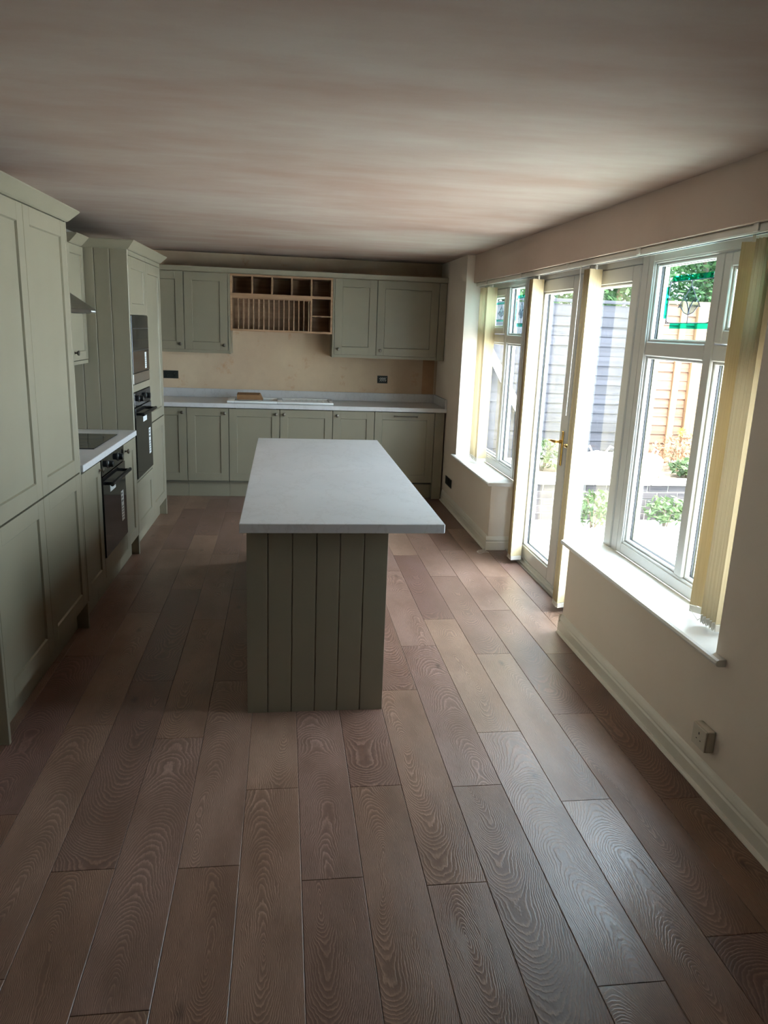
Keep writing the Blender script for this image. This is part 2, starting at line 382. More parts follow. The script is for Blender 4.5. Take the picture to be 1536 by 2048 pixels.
# floor: base slab with individual oak planks on top
fl = link('floor', M().box(XL-0.1, 1.86, YF-0.1, YB+0.1, -0.25, -0.012).mesh('floor', 'mortar'))
tag(fl, 'floor of wide limed oak planks', 'floor', kind='structure')
PW, PL, PX0 = 0.1955, 1.30, -0.131
phase = {-8: 1.2, -7: 0.62, -6: 1.05, -5: 2.422, -4: 1.72, -3: 2.119, -2: 1.591, -1: 2.102, 0: 2.506, 1: 2.015, 2: 2.495, 3: 1.961, 4: 2.469, 5: 2.851, 6: 2.348, 7: 2.985, 8: 2.332, 9: 2.95}
def plank_mesh(w, l):
    g = 0.0004; b = 0.0018
    a, c, d = w/2-g, l/2-g, 0.0014
    vs = [(-a, -c, -0.012), (a, -c, -0.012), (a, c, -0.012), (-a, c, -0.012), (-a, -c, -d), (a, -c, -d), (a, c, -d), (-a, c, -d), (-a+b, -c+b*0.7, 0), (a-b, -c+b*0.7, 0), (a-b, c-b*0.7, 0), (-a+b, c-b*0.7, 0)]
    m = M().add(vs, [(0, 1, 5, 4), (1, 2, 6, 5), (2, 3, 7, 6), (3, 0, 4, 7), (4, 5, 9, 8), (5, 6, 10, 9), (6, 7, 11, 10), (7, 4, 8, 11), (8, 9, 10, 11)])
    return m.mesh('plank', 'plank')
full_plank = plank_mesh(PW, PL)
for k in range(-8, 10):
    xc = PX0+PW*(k+0.5); y = phase[k]
    while y > YF: y -= PL
    while y < YB:
        a, b = max(y, YF), min(y+PL, YB)
        if b-a > 0.02:
            link('plank', full_plank if b-a > PL-1e-4 else plank_mesh(PW, b-a), fl, (xc, (a+b)/2, 0))
        y += PL

def struct(name, m, mat, label, cat, bevel=0.0, smooth=False):
    return tag(link(name, m.mesh(name, mat, bevel, smooth)), label, cat, kind='structure')
struct('ceiling', M().box(XL-0.1, 1.92, YF-0.1, YB+0.1, CEIL, CEIL+0.25), 'ceiling', 'bare skimmed plaster ceiling', 'ceiling')
struct('wall_left', M().box(XL-0.1, XL, YF-0.1, YB+0.1, 0, CEIL), 'wall_cream', 'plaster wall behind the tall units', 'wall')
wb = struct('wall_back', M().box(XL, 1.92, YB, YB+0.1, 0, CEIL), 'wall_back', 'bare plaster wall behind the sink run', 'wall')
link('plaster_patch', M().box(1.475, 1.60, YB-0.0015, YB+0.01, 1.02, 1.40).mesh('plaster_patch', 'patch'), wb)
struct('wall_front', M().box(XL, 1.92, YF-0.1, YF, 0, CEIL), 'wall_cream', 'plain wall behind the viewer', 'wall')
BK = 1.70; BZ = 2.126; YP0 = 2.43; YP1 = 6.88; YD0 = 3.93; YD1 = 5.60
wr = M()
wr.box(XR, 1.92, YP1, YB, 0, CEIL)                      # far pier
wr.box(XR, 1.92, YF, YP0, 0, CEIL)                      # near pier
wr.box(XR, 1.90, YP0, 3.740, 0, SILL-0.03).box(XR, 1.816, 3.740, YD0, 0, SILL-0.03)
wr.box(XR, 1.816, YD1, 5.657, 0, SILL-0.03).box(XR, 1.90, 5.657, YP1, 0, SILL-0.03)
wrm = struct('wall_right', wr, 'wall_cream', 'cream painted wall with window piers', 'wall')
link('bulkhead', M().box(BK, 1.92, YP0, YP1, BZ, CEIL).mesh('bulkhead', 'wall_bulk'), wrm)
# skirting boards with a stepped top and a bead along the floor
SK = [(0, 0), (-0.018, 0), (-0.018, 0.062), (-0.0135, 0.070), (-0.0135, 0.076), (-0.017, 0.081), (-0.013, 0.094), (-0.006, 0.108), (0, 0.112)]
BEAD = [(-0.018, 0), (-0.032, 0), (-0.031, 0.006), (-0.026, 0.012), (-0.018, 0.014)]
def skirting(name, x, y0, y1, ends, label):
    o = struct(name, M().prism([(x+a, z) for a, z in SK], 1, y0, y1), 'whitepaint', label, 'skirting board')
    link('floor_bead', M().prism([(x+a, z) for a, z in BEAD], 1, y0, y1).mesh('floor_bead', 'whitepaint'), o)
    for yy, sgn in ends:     # return along the doorway
        link('return_board', M().prism([(yy+sgn*a, z) for a, z in SK], 0, x-0.018, 1.80).mesh('return_board', 'whitepaint'), o)
    return o
skirting('baseboard_right', XR, YF, YD0, [(YD0, -1)], 'cream moulded skirting below the near window')
skirting('baseboard_right', XR, YD1, 7.37, [(YD1, 1)], 'cream moulded skirting below the far window')

# ---- windows and French door -------------------------------------------------
XG = 1.865     # glass plane
def ring(m, y0, y1, z0, z1, w, x0, x1, wb=None, wt=None):
    wb = w if wb is None else wb; wt = w if wt is None else wt
    m.box(x0, x1, y0, y0+w, z0, z1).box(x0, x1, y1-w, y1, z0, z1).box(x0, x1, y0+w, y1-w, z0, z0+wb).box(x0, x1, y0+w, y1-w, z1-wt, z1)
    return m
def glazing(T, y0, y1, z0, z1, parent=None, top=False, stained=False, xo=0.0):
    """beads, gasket, spacer and pane filling the opening y0..y1, z0..z1"""
    p = parent or T.o
    bd = M()
    for (a, b, c, d) in ((y0, y0+0.014, z0, z1), (y1-0.014, y1, z0, z1)):
        bd.box(XW+0.010+xo, XG-0.012, a, b, c, d)
    bd.box(XW+0.010+xo, XG-0.012, y0+0.014, y1-0.014, z0, z0+0.014).box(XW+0.010+xo, XG-0.012, y0+0.014, y1-0.014, z1-0.014, z1)
    T.part('glazing_bead', bd, 'upvc', p, bevel=0.004)
    T.part('gasket', ring(M(), y0+0.009, y1-0.009, z0+0.009, z1-0.009, 0.006, XG-0.012, XG-0.004), 'gasket', p)
    T.part('spacer_bar', ring(M(), y0+0.002, y1-0.002, z0+0.002, z1-0.002, 0.012, XG+0.003, XG+0.022), 'spacer', p)
    pane = T.part('pane', M().box(XG-0.003, XG+0.001, y0, y1, z0, z1), 'glass_top' if top else 'glass', p)
    if stained: stained_panel(T, pane, y0+0.012, y1-0.012, z0+0.012, z1-0.012)
    return pane
def stained_panel(T, pane, y0, y1, z0, z1):
    w, h = y1-y0, z1-z0
    Y = lambda u: y1-u*w           # u runs from the far side to the near side
    Z = lambda v: z1-v*h
    xf = XG-0.0045
    def strip(u0, u1, v0, v1):
        T.part('teal_strip', M().box(xf-0.0015, xf+0.001, Y(u1), Y(u0), Z(v1), Z(v0)), 'teal', pane)
    strip(0.20, 0.88, 0.150, 0.225); strip(0.24, 0.90, 0.775, 0.850); strip(0.100, 0.165, 0.285, 0.715); strip(0.925, 0.985, 0.285, 0.715)
    def lead(pts, r=0.0022):
        T.part('lead_line', M().tube([(xf-0.002, Y(u), Z(v)) for u, v in pts], r, 5), 'lead', pane)
    for (cu, cv, du, dv) in ((0.165, 0.225, -1, -1), (0.925, 0.225, 1, -1), (0.925, 0.775, 1, 1), (0.165, 0.775, -1, 1)):
        lead([(cu+du*-0.07, cv), (cu+du*-0.04, cv-dv*0.005), (cu, cv-dv*0.03), (cu, cv-dv*0.07)])
        lead([(cu-du*0.07, cv), (cu+du*0.01, cv)]); lead([(cu, cv-dv*0.07), (cu, cv+dv*0.01)])
    for a, b, c, d in ((0.235, 0.225, 0.855, 0.225), (0.235, 0.775, 0.855, 0.775), (0.165, 0.295, 0.165, 0.705), (0.925, 0.295, 0.925, 0.705)):
        lead([(a, b), (c, d)])
    lead([(0.55, 0.225), (0.55, 0.30)]); lead([(0.55, 0.66), (0.55, 0.775)])
    def petal(pts):
        n = len(pts); cu = sum(p[0] for p in pts)/n; cv = sum(p[1] for p in pts)/n
        m = M().add([(xf-0.001, Y(u), Z(v)) for u, v in pts]+[(xf-0.006, Y(cu), Z(cv))], [(i, (i+1) % n, n) for i in range(n)]+[tuple(range(n))])
        T.part('bevelled_petal', m, 'bevelglass', pane)
        T.part('lead_line', M().tube([(xf-0.002, Y(u), Z(v)) for u, v in pts], 0.0022, 5, closed=True), 'lead', pane)
    petal([(0.55, 0.30), (0.60, 0.37), (0.655, 0.46), (0.60, 0.50), (0.55, 0.60), (0.50, 0.50), (0.445, 0.46), (0.50, 0.37)])
    petal([(0.445, 0.46), (0.50, 0.50), (0.545, 0.60), (0.54, 0.665), (0.47, 0.64), (0.40, 0.56), (0.36, 0.575), (0.41, 0.50)])
    petal([(0.655, 0.46), (0.69, 0.50), (0.74, 0.575), (0.70, 0.56), (0.63, 0.64), (0.56, 0.665), (0.555, 0.60), (0.60, 0.50)])
def sash(T, y0, y1, z0, z1, stained, handle_y):
    s = T.part('sash', ring(M(), y0, y1, z0, z1, 0.055, XW-0.006, XG+0.03), 'upvc', bevel=0.004)
    glazing(T, y0+0.055, y1-0.055, z0+0.055, z1-0.055, s, True, stained, -0.004)
    hm = M().box(XW-0.014, XW-0.006, handle_y-0.014, handle_y+0.014, z0+0.010, z0+0.045)
    hm.tube([(XW-0.012, handle_y, z0+0.028), (XW-0.034, handle_y, z0+0.028), (XW-0.040, handle_y+0.02, z0+0.028), (XW-0.040, handle_y+0.09, z0+0.028)], [0.007, 0.007, 0.007, 0.005], 8)
    T.part('handle', hm, 'brass', s, smooth=True)
    return s
def window(name, label, y0, y1, ym, sash_col, base_y, jamb_far=0.075):
    T = Thing(name, label, 'window', (XW, base_y, SILL), kind='structure')
    zt, z0, zb = BZ-0.002, SILL+0.002, 0.63
    T.part('frame', ring(M(), y0, y1, z0, zt, 0.07, XW, XG+0.035, wb=0.075, wt=0.066), 'upvc', bevel=0.004)
    T.part('frame_step', ring(M(), y0+0.012, y1-0.012, z0+0.012, zt-0.012, 0.05, XW-0.006, XW, wb=0.05, wt=0.045), 'upvc', bevel=0.002)
    mw = 0.035
    ti0, ti1 = 1.612, 1.684
    T.part('mullion', M().box(XW-0.004, XG+0.035, ym-mw, ym+mw, z0+0.075, zt-0.066), 'upvc', bevel=0.006)
    for (a, b) in ((y0+0.07, ym-mw), (ym+mw, y1-0.07)):
        T.part('transom', M().box(XW-0.004, XG+0.035, a, b, ti0, ti1), 'upvc', bevel=0.006)
    cols = [(y0+0.07, ym-mw), (ym+mw, y1-0.07)]
    for i, (a, b) in enumerate(cols):
        glazing(T, a, b, z0+0.075, ti0)
        if i == sash_col: sash(T, a+0.004, b-0.004, ti1+0.004, zt-0.070, True, (a+b)/2)
        else: glazing(T, a, b, ti1, zt-0.066, None, True, True)
    return T
wn = window('window_2', 'near white framed window with leaded tulip lights', YP0+0.002, 3.74, 3.09, 0, 3.09)
wf = window('window_1', 'far white framed window beside the sink end', 5.66, YP1-0.002, 6.155, 1, 6.155)
# window boards
def sill(T, y0, y1, yin0, yin1):
    pr = [(XW+0.004, SILL-0.028), (1.603, SILL-0.028), (1.593, SILL-0.024), (1.589, SILL-0.014), (1.593, SILL-0.004), (1.603, SILL), (XW+0.004, SILL)]
    m = M().box(XR-0.0005, XW+0.004, yin0, yin1, SILL-0.028, SILL)
    m.prism([(XR-0.0005, SILL-0.028)]+pr[1:6]+[(XR-0.0005, SILL)], 1, y0, y1)
    return T.part('window_sill', m, 'sillmat', bevel=0.0)
sill(wn, 2.36, YD0+0.04, YP0+0.0005, YD0+0.04)
sill(wf, YD1-0.04, YP1+0.05, YD1-0.04, YP1-0.0005)

# French door
D = Thing('door_1', 'white framed glazed French double door to the patio', 'door', (XW, 4.6, 0), kind='structure')
fy0, fy1, fzt = 3.742, 5.655, BZ-0.002
fm = M().box(XW, XG+0.035, fy0, fy0+0.07, 0, fzt).box(XW, XG+0.035, fy1-0.17, fy1, 0, fzt).box(XW, XG+0.035, fy0+0.07, fy1-0.17, fzt-0.055, fzt)
D.part('frame', fm, 'upvc', bevel=0.004)
th = M().box(XW-0.020, XG+0.06, YD0-0.1, YD1+0.02, -0.010, 0.012).box(XW, XG+0.04, YD0-0.1, fy1-0.17, 0.012, 0.035)
D.part('threshold', th, 'upvc', bevel=0.003)
D.part('threshold_trim', M().box(XW-0.045, XW-0.020, YD0+0.002, YD1-0.002, 0.0005, 0.010), 'steel', bevel=0.003)
def leaf(y0, y1, gy0, gy1, hy, hdir):
    zb, zt = 0.040, fzt-0.058; gz0, gz1 = 0.135, 1.985
    m = M().box(XW-0.004, XG+0.03, y0, gy0, zb, zt).box(XW-0.004, XG+0.03, gy1, y1, zb, zt).box(XW-0.004, XG+0.03, gy0, gy1, zb, gz0).box(XW-0.004, XG+0.03, gy0, gy1, gz1, zt)
    lf = D.part('leaf', m, 'upvc', bevel=0.005)
    glazing(D, gy0, gy1, gz0, gz1, lf, xo=-0.006)
    hp = M().box(XW-0.012, XW-0.004, hy-0.014, hy+0.014, 0.86, 1.09)
    D.part('handle_plate', hp, 'brass', lf, bevel=0.004)
    hm = M().cyl((XW-0.012, hy, 1.02), (XW-0.030, hy, 1.02), 0.012, 12)
    hm.tube([(XW-0.028, hy, 1.02), (XW-0.050, hy, 1.02), (XW-0.056, hy+hdir*0.02, 1.02), (XW-0.056, hy+hdir*0.07, 1.018), (XW-0.050, hy+hdir*0.13, 1.012)], [0.010, 0.010, 0.010, 0.009, 0.007], 10)
    D.part('lever_handle', hm, 'brass', lf, smooth=True)
    return lf
leaf(4.600, 5.478, 4.735, 5.30, 4.665, 1)
leaf(3.820, 4.592, 3.905, 4.44, 4.505, -1)

# ================================================================== KITCHEN, LEFT RUN
SG = 'sage'
def cornice(T, path, z=2.150):
    """mitred cove swept along an open path (local x, y); the outward side is on the right of the travel direction"""
    prof = [(-0.020, z), (0.004, z), (0.012, z+0.006), (0.055, z+0.052), (0.055, z+0.058), (-0.020, z+0.058)]
    P = [Vector(p) for p in path]; n = len(P); vs = []; fs = []
    def nrm(a, b):
        d = (b-a).normalized(); return Vector((d.y, -d.x))
    for i in range(n):
        n0 = nrm(P[i-1], P[i]) if i > 0 else nrm(P[0], P[1]); n1 = nrm(P[i], P[i+1]) if i < n-1 else n0
        m = (n0+n1)/(1+n0.dot(n1))
        vs += [(P[i].x+m.x*o, P[i].y+m.y*o, h) for o, h in prof]
    k = len(prof)
    for i in range(n-1):
        for j in range(k): fs.append((i*k+j, i*k+(j+1) % k, (i+1)*k+(j+1) % k, (i+1)*k+j))
    fs += [tuple(range(k)), tuple((n-1)*k+j for j in range(k-1, -1, -1))]
    T.part('cornice', M().add(vs, fs), SG)
# tall larder unit
T = Thing('tall_larder_unit', 'tall sage green four-door larder unit at the near left', 'cabinet', (-0.3, 3.49, 0), LEFT)
u0, um, u1 = 2.902, 3.492, 4.086
T.part('carcass', M().box(-0.595, -0.022, u0, u1, 0.14, 2.150), 'carcass')
T.part('end_panel', M().box(-0.598, 0.0, u0-0.022, u0-0.001, 0.0005, 2.150), SG, bevel=0.0015)
T.part('end_panel', M().box(-0.598, 0.0, u1+0.001, u1+0.022, 0.0005, 2.150), SG, bevel=0.0015)
T.part('plinth', M().box(-0.080, -0.062, u0, u1, 0.001, 0.139), SG)
for a, b in ((u0, um), (um, u1)):
    door(T, 0, a, 0.892, b-a, 1.256, 'left'); door(T, 0, a, 0.152, b-a, 0.735, 'left')
cornice(T, [(-0.55, u0-0.022), (0, u0-0.022), (0, u1+0.022), (-0.55, u1+0.022)])

# base units below the hob
def plinth(T, a, b, x=-0.055): T.part('plinth', M().box(x-0.018, x, a, b, 0.001, 0.148), SG)
T = Thing('narrow_base_unit', 'narrow sage base unit between the tall larder and the built-under oven', 'cabinet', (-0.3, 4.31, 0), LEFT)
T.part('carcass', M().box(-0.58, -0.022, 4.111, 4.517, 0.149, 0.884), 'carcass'); plinth(T, 4.111, 4.517)
door(T, 0, 4.113, 0.150, 0.404, 0.725, 'left', 'rt')
T = Thing('narrow_base_unit', 'narrow sage base unit between the built-under oven and the tall oven housing', 'cabinet', (-0.3, 5.30, 0), LEFT)
T.part('carcass', M().box(-0.58, -0.022, 5.119, 5.492, 0.149, 0.884), 'carcass'); plinth(T, 5.119, 5.492)
door(T, 0, 5.119, 0.150, 0.373, 0.725, 'left', 'lt')
T = Thing('oven_base_unit', 'sage base housing holding the built-under oven below the hob', 'cabinet', (-0.3, 4.818, 0), LEFT)
hb = M().box(-0.58, -0.022, 4.519, 4.534, 0.149, 0.884).box(-0.58, -0.022, 5.102, 5.117, 0.149, 0.884).box(-0.58, -0.022, 4.534, 5.102, 0.149, 0.262)
T.part('carcass', hb, 'carcass'); plinth(T, 4.519, 5.117)
T.part('filler_panel', M().box(-0.020, 0.0, 4.521, 5.115, 0.152, 0.268), SG, bevel=0.001)

def oven(u0, u1, z0, z1, label, stickers, base_u):
    T = Thing('built_in_oven', label, 'oven', (-0.3, base_u, z0), LEFT)
    T.part('body', M().box(-0.54, -0.022, u0+0.018, u1-0.018, z0+0.002, z1-0.004), 'darkgrey')
    zp = z1-0.105
    T.part('control_panel', M().box(-0.020, 0.004, u0+0.003, u1-0.003, zp+0.002, z1-0.002), 'blackglass', bevel=0.0015)
    d = T.part('door', M().box(-0.020, 0.008, u0+0.003, u1-0.003, z0+0.004, zp-0.003), 'ovenglass', bevel=0.0015)
    for t in (0.28, 0.72):
        uu = u0+(u1-u0)*t
        kn = T.part('knob', M().lathe([(0.026, 0), (0.025, 0.006), (0.021, 0.009), (0.020, 0.030), (0.018, 0.032)], (0.004, uu, zp+0.052), (1, 0, 0), 18), 'blackplastic', smooth=True)
        T.part('knob_ring', M().lathe([(0.0285, 0), (0.0285, 0.003), (0.026, 0.004)], (0.004, uu, zp+0.052), (1, 0, 0), 18), 'steel', kn, smooth=True)
    hz = zp-0.052
    hm = M().tube([(0.050, u0+0.045, hz), (0.050, u1-0.045, hz)], 0.0115, 10)
    for uu in (u0+0.075, u1-0.075): hm.cyl((0.008, uu, hz), (0.050, uu, hz), 0.010, 10)
    T.part('handle', hm, 'blackplastic', d, smooth=True)
    for (fu, fz, wu, wz) in stickers:
        uu = u0+(u1-u0)*fu; zz = z0+(zp-z0)*fz
        st = T.part('energy_sticker', M().box(0.008, 0.0088, uu-wu/2, uu+wu/2, zz-wz/2, zz+wz/2), 'sticker', d)
        if wz > wu:
            pm = M()
            for k in range(5):
                zz2 = zz+wz/2-wz*(0.52+0.095*k); pm.box(0.0088, 0.0090, uu-wu*0.36, uu+wu*0.36, zz2-wz*0.018, zz2+wz*0.018)
            for k in range(3):
                zz2 = zz+wz/2-wz*(0.08+0.13*k); pm.box(0.0088, 0.0090, uu-wu*0.40, uu+wu*(0.05+0.12*k), zz2-wz*0.032, zz2+wz*0.032)
            T.part('printed_bars', pm, 'darkgrey', st)['kind'] = 'stuff'
    return T
oven(4.520, 5.116, 0.272, 0.882, 'black built-under oven with white stickers below the hob', [(0.40, 0.80, 0.14, 0.045), (0.80, 0.44, 0.07, 0.20)], 4.818)

wt = M().box(-0.60, 0.014, 4.112, 5.494, 0.887, 0.925)
single('worktop', wt, 'worktop', 'pale marble worktop carrying the black hob', 'worktop', (-0.3, 4.8, 0.887), LEFT, bevel=0.003)
single('wall_upstand', M().box(-0.60, -0.582, 4.112, 5.494, 0.926, 1.02), 'worktop', 'pale upstand strip on the wall behind the hob', 'upstand', (-0.59, 4.8, 0.926), LEFT, bevel=0.002)
T = Thing('hob', 'black glass hob let into the left worktop', 'hob', (-0.33, 4.94, 0.926), LEFT)
T.part('glass_top', M().box(-0.575, -0.062, 4.635, 5.245, 0.9255, 0.931), 'blackglass', bevel=0.0015)
for (a, b, r) in ((-0.44, 4.79, 0.09), (-0.44, 5.09, 0.075), (-0.20, 4.79, 0.075), (-0.20, 5.09, 0.09)):
    T.part('zone_ring', M().tube([(a+r*math.cos(k*math.pi/16), b+r*math.sin(k*math.pi/16), 0.9312) for k in range(32)], 0.0006, 4, closed=True), 'darkgrey')
# extractor hood
T = Thing('extractor_hood', 'stainless chimney extractor hood seen past the tall larder', 'extractor hood', (-0.38, 4.82, 1.72), LEFT)
a0, a1, f = 4.53, 5.118, -0.128
T.part('lip', M().box(-0.60, f, a0, a1, 1.720, 1.742), 'steel', bevel=0.002)
cm = M().add([(-0.60, a0, 1.742), (f, a0, 1.742), (f, a1, 1.742), (-0.60, a1, 1.742), (-0.60, 4.70, 1.92), (-0.36, 4.70, 1.92), (-0.36, 4.94, 1.92), (-0.60, 4.94, 1.92)],
             [(0, 1, 2, 3), (4, 5, 6, 7), (0, 1, 5, 4), (1, 2, 6, 5), (2, 3, 7, 6), (3, 0, 4, 7)])
T.part('canopy', cm, 'steel'); T.part('chimney', M().box(-0.60, -0.36, 4.70, 4.94, 1.92, 2.355), 'steel', bevel=0.002)
T.part('filter', M().box(-0.57, f-0.03, a0+0.03, a1-0.03, 1.716, 1.7195), 'darkgrey')
T.part('button_strip', M().box(f, f+0.002, 5.00, 5.10, 1.727, 1.735), 'sticker')
# wall unit beside the hood
T = Thing('wall_unit', 'slim sage wall unit between the hood and the tall oven housing', 'cabinet', (-0.45, 5.31, 1.39), LEFT)
T.part('carcass', M().box(-0.60, -0.308, 5.125, 5.493, 1.412, 2.150), 'carcass')
door(T, -0.286, 5.125, 1.414, 0.367, 0.734, 'left', 'lb', st=0.055)
T.part('light_pelmet', M().box(-0.31, -0.290, 5.125, 5.493, 1.388, 1.411), SG)
cornice(T, [(-0.286, 5.16), (-0.286, 5.440)])

# tall oven housing
T = Thing('tall_oven_housing', 'tall sage oven housing with a boarded side panel', 'cabinet', (-0.3, 6.12, 0), LEFT)
o0, o1, o2 = 5.520, 6.120, 6.716
cm = M().box(-0.595, -0.022, o0, o0+0.016, 0.14, 2.150).box(-0.595, -0.022, o1-0.010, o2, 0.14, 2.150).box(-0.595, -0.022, o0+0.016, o1-0.010, 0.14, 0.555)
cm.box(-0.595, -0.022, o0+0.016, o1-0.010, 1.186, 1.240).box(-0.595, -0.022, o0+0.016, o1-0.010, 1.722, 2.150).box(-0.595, -0.575, o0+0.016, o1-0.010, 0.555, 1.722)
T.part('carcass', cm, 'carcass')
plinth(T, o0, o2, -0.062)
T.part('end_panel', M().box(-0.598, 0.0, o2+0.001, o2+0.022, 0.0005, 2.150), SG, bevel=0.0015)
# boarded end panel: separate tongue-and-groove boards
bx = [0.0, -0.118, -0.222, -0.326, -0.430, -0.534, -0.598]
for i in range(6):
    a, b = bx[i+1], bx[i]
    T.part('board', M().prism([(a+0.0005, o0-0.002), (a+0.0005, o0-0.018), (a+0.004, o0-0.022), (b-0.004, o0-0.022), (b-0.0005, o0-0.018), (b-0.0005, o0-0.002)], 2, 0.0005, 2.150), SG)
# oven column
T.part('filler_panel', M().box(-0.020, 0.0, o0+0.002, o1-0.002, 2.116, 2.148), SG, bevel=0.001)
T.part('filler_panel', M().box(-0.020, 0.0, o1+0.002, o2-0.002, 2.116, 2.148), SG, bevel=0.001)
door(T, 0, o0, 1.722, o1-o0, 0.392, 'left'); door(T, 0, o0, 0.152, o1-o0, 0.382, 'left')
T.part('filler_panel', M().box(-0.020, 0.0, o0+0.002, o1-0.002, 1.188, 1.238), SG, bevel=0.001)
T.part('filler_panel', M().box(-0.020, 0.0, o0+0.002, o1-0.002, 0.538, 0.553), SG, bevel=0.001)
door(T, 0, o1, 0.896, o2-o1, 1.217, 'left'); door(T, 0, o1, 0.152, o2-o1, 0.738, 'left')
cornice(T, [(-0.56, o0-0.022), (0, o0-0.022), (0, o2+0.022), (-0.56, o2+0.022)])
oven(o0+0.002, o1-0.002, 0.557, 1.184, 'black oven with white stickers in the tall housing, under the microwave', [(0.55, 0.80, 0.14, 0.05), (0.82, 0.42, 0.07, 0.20)], 5.82)
T = Thing('built_in_microwave', 'dark glass built-in microwave above the tall housing oven', 'microwave', (-0.3, 5.82, 1.242), LEFT)
T.part('body', M().box(-0.40, -0.022, o0+0.02, o1-0.014, 1.244, 1.718), 'darkgrey')
d = T.part('door', M().box(-0.020, 0.004, o0+0.003, o1-0.003, 1.318, 1.718), 'ovenglass', bevel=0.0015)
T.part('control_strip', M().box(-0.020, 0.004, o0+0.003, o1-0.003, 1.244, 1.315), 'steel', bevel=0.0015)
T.part('door_rail', M().box(0.004, 0.006, o0+0.02, o1-0.02, 1.625, 1.632).box(0.004, 0.006, o0+0.02, o1-0.02, 1.470, 1.478), 'darkgrey', d)
st = T.part('energy_sticker', M().box(0.004, 0.0048, o1-0.17, o1-0.11, 1.335, 1.455), 'sticker', d)
pm = M()
for k in range(5): pm.box(0.0048, 0.0050, o1-0.162, o1-0.118, 1.350+0.016*k, 1.354+0.016*k)
T.part('printed_bars', pm, 'darkgrey', st)['kind'] = 'stuff'

# ================================================================== KITCHEN, BACK RUN
YD = 7.40          # door face line
def base_unit(x0, x1, label, doors, name='base_unit'):
    T = Thing(name, label, 'cabinet', ((x0+x1)/2, 7.7, 0))
    if name == 'sink_base_unit':     # open box so that the bowl can hang in it
        T.part('carcass', M().box(x0+0.001, x0+0.019, YD+0.022, YB-0.02, 0.150, 0.892).box(x1-0.019, x1-0.001, YD+0.022, YB-0.02, 0.150, 0.892).box(x0+0.019, x1-0.019, YD+0.022, YB-0.02, 0.150, 0.168).box(x0+0.019, x1-0.019, YB-0.038, YB-0.02, 0.168, 0.892), 'carcass')
    else: T.part('carcass', M().box(x0+0.001, x1-0.001, YD+0.022, YB-0.02, 0.150, 0.892), 'carcass')
    T.part('plinth', M().box(x0, x1, YD+0.058, YD+0.076, 0.001, 0.149), SG)
    for (a, b, kn) in doors: door(T, a, YD, 0.168, b-a, 0.718, 'back', kn)
    return T
base_unit(-1.335, -0.927, 'sage corner base unit half hidden by the tall oven housing', [(-1.335, -0.927, 'rt')])
base_unit(-0.925, -0.527, 'sage single base unit left of the sink unit', [(-0.925, -0.527, 'rt')])
base_unit(-0.525, 0.485, 'wide two-door sage sink base unit', [(-0.525, -0.034, 'rt'), (-0.032, 0.485, 'lt')], 'sink_base_unit')
base_unit(0.487, 0.902, 'sage single base unit between the sink unit and the dishwasher', [(0.487, 0.902, 'lt')])
T = Thing('integrated_dishwasher', 'integrated dishwasher behind a sage door with a bar handle', 'dishwasher', (1.21, 7.7, 0))
T.part('body', M().box(0.906, 1.510, YD+0.022, YB-0.03, 0.150, 0.890), 'darkgrey'); T.part('plinth', M().box(0.902, 1.514, YD+0.058, YD+0.076, 0.001, 0.149), SG)
dd = door(T, 0.904, YD, 0.168, 0.610, 0.718, 'back')
hm = M().tube([(0.19, -0.034, 0.678), (0.42, -0.034, 0.678)], 0.006, 8)
for q in (0.21, 0.40): hm.cyl((q, 0, 0.678), (q, -0.034, 0.678), 0.0055, 8)
for q in (0.19, 0.42): hm.lathe([(0.007, -0.004), (0.010, 0.0), (0.010, 0.004), (0.007, 0.008)], (q, -0.034, 0.678), (1, 0, 0), 10)
link('bar_handle', hm.mesh('bar_handle', 'nickel', smooth=True), dd)
single('end_panel', M().box(1.517, 1.612, YD-0.004, YB-0.02, 0.0005, 0.890), SG, 'sage filler post at the wall end of the base run', 'panel', (1.565, 7.7, 0), bevel=0.0015)
single('corner_filler_panel', M().box(XL+0.07, -1.337, YD+0.002, YD+0.022, 0.0005, 0.890), SG, 'sage corner filler behind the tall oven housing', 'panel', (-1.45, YD, 0), bevel=0.0015)
# worktop with a hole left for the sink
WZ0, WZ1 = 0.894, 0.934
sx0, sx1, sy0, sy1 = -0.545, 0.495, 7.455, 7.905
wm = M().box(XL+0.005, sx0+0.02, YD-0.020, YB-0.002, WZ0, WZ1).box(sx1-0.02, XR-0.003, YD-0.020, YB-0.002, WZ0, WZ1)
wm.box(sx0+0.02, sx1-0.02, YD-0.020, sy0+0.02, WZ0, WZ1).box(sx0+0.02, sx1-0.02, sy1-0.02, YB-0.002, WZ0, WZ1)
single('worktop', wm, 'worktop', 'long pale marble worktop holding the white sink', 'worktop', (0, 7.7, WZ0))
single('wall_upstand', M().box(XL+0.005, XR-0.003, YB-0.022, YB-0.002, WZ1+0.0005, 1.022), 'worktop', 'long pale upstand along the back wall', 'upstand', (0, YB-0.01, WZ1), bevel=0.002)
single('wall_upstand', M().box(XR-0.022, XR-0.003, YD-0.010, YB-0.023, WZ1+0.0005, 1.022), 'worktop', 'short pale upstand returning along the window-side wall', 'upstand', (XR-0.01, 7.7, WZ1), bevel=0.002)
# inset ceramic sink: bowl left, drainer right
T = Thing('inset_sink', 'white ceramic inset sink with drainer, no tap fitted', 'sink', (0, 7.68, WZ1))
RZ = WZ1+0.022
bm_ = M(); bx0, bx1, by0, by1 = -0.475, -0.06, sy0+0.055, sy1-0.075
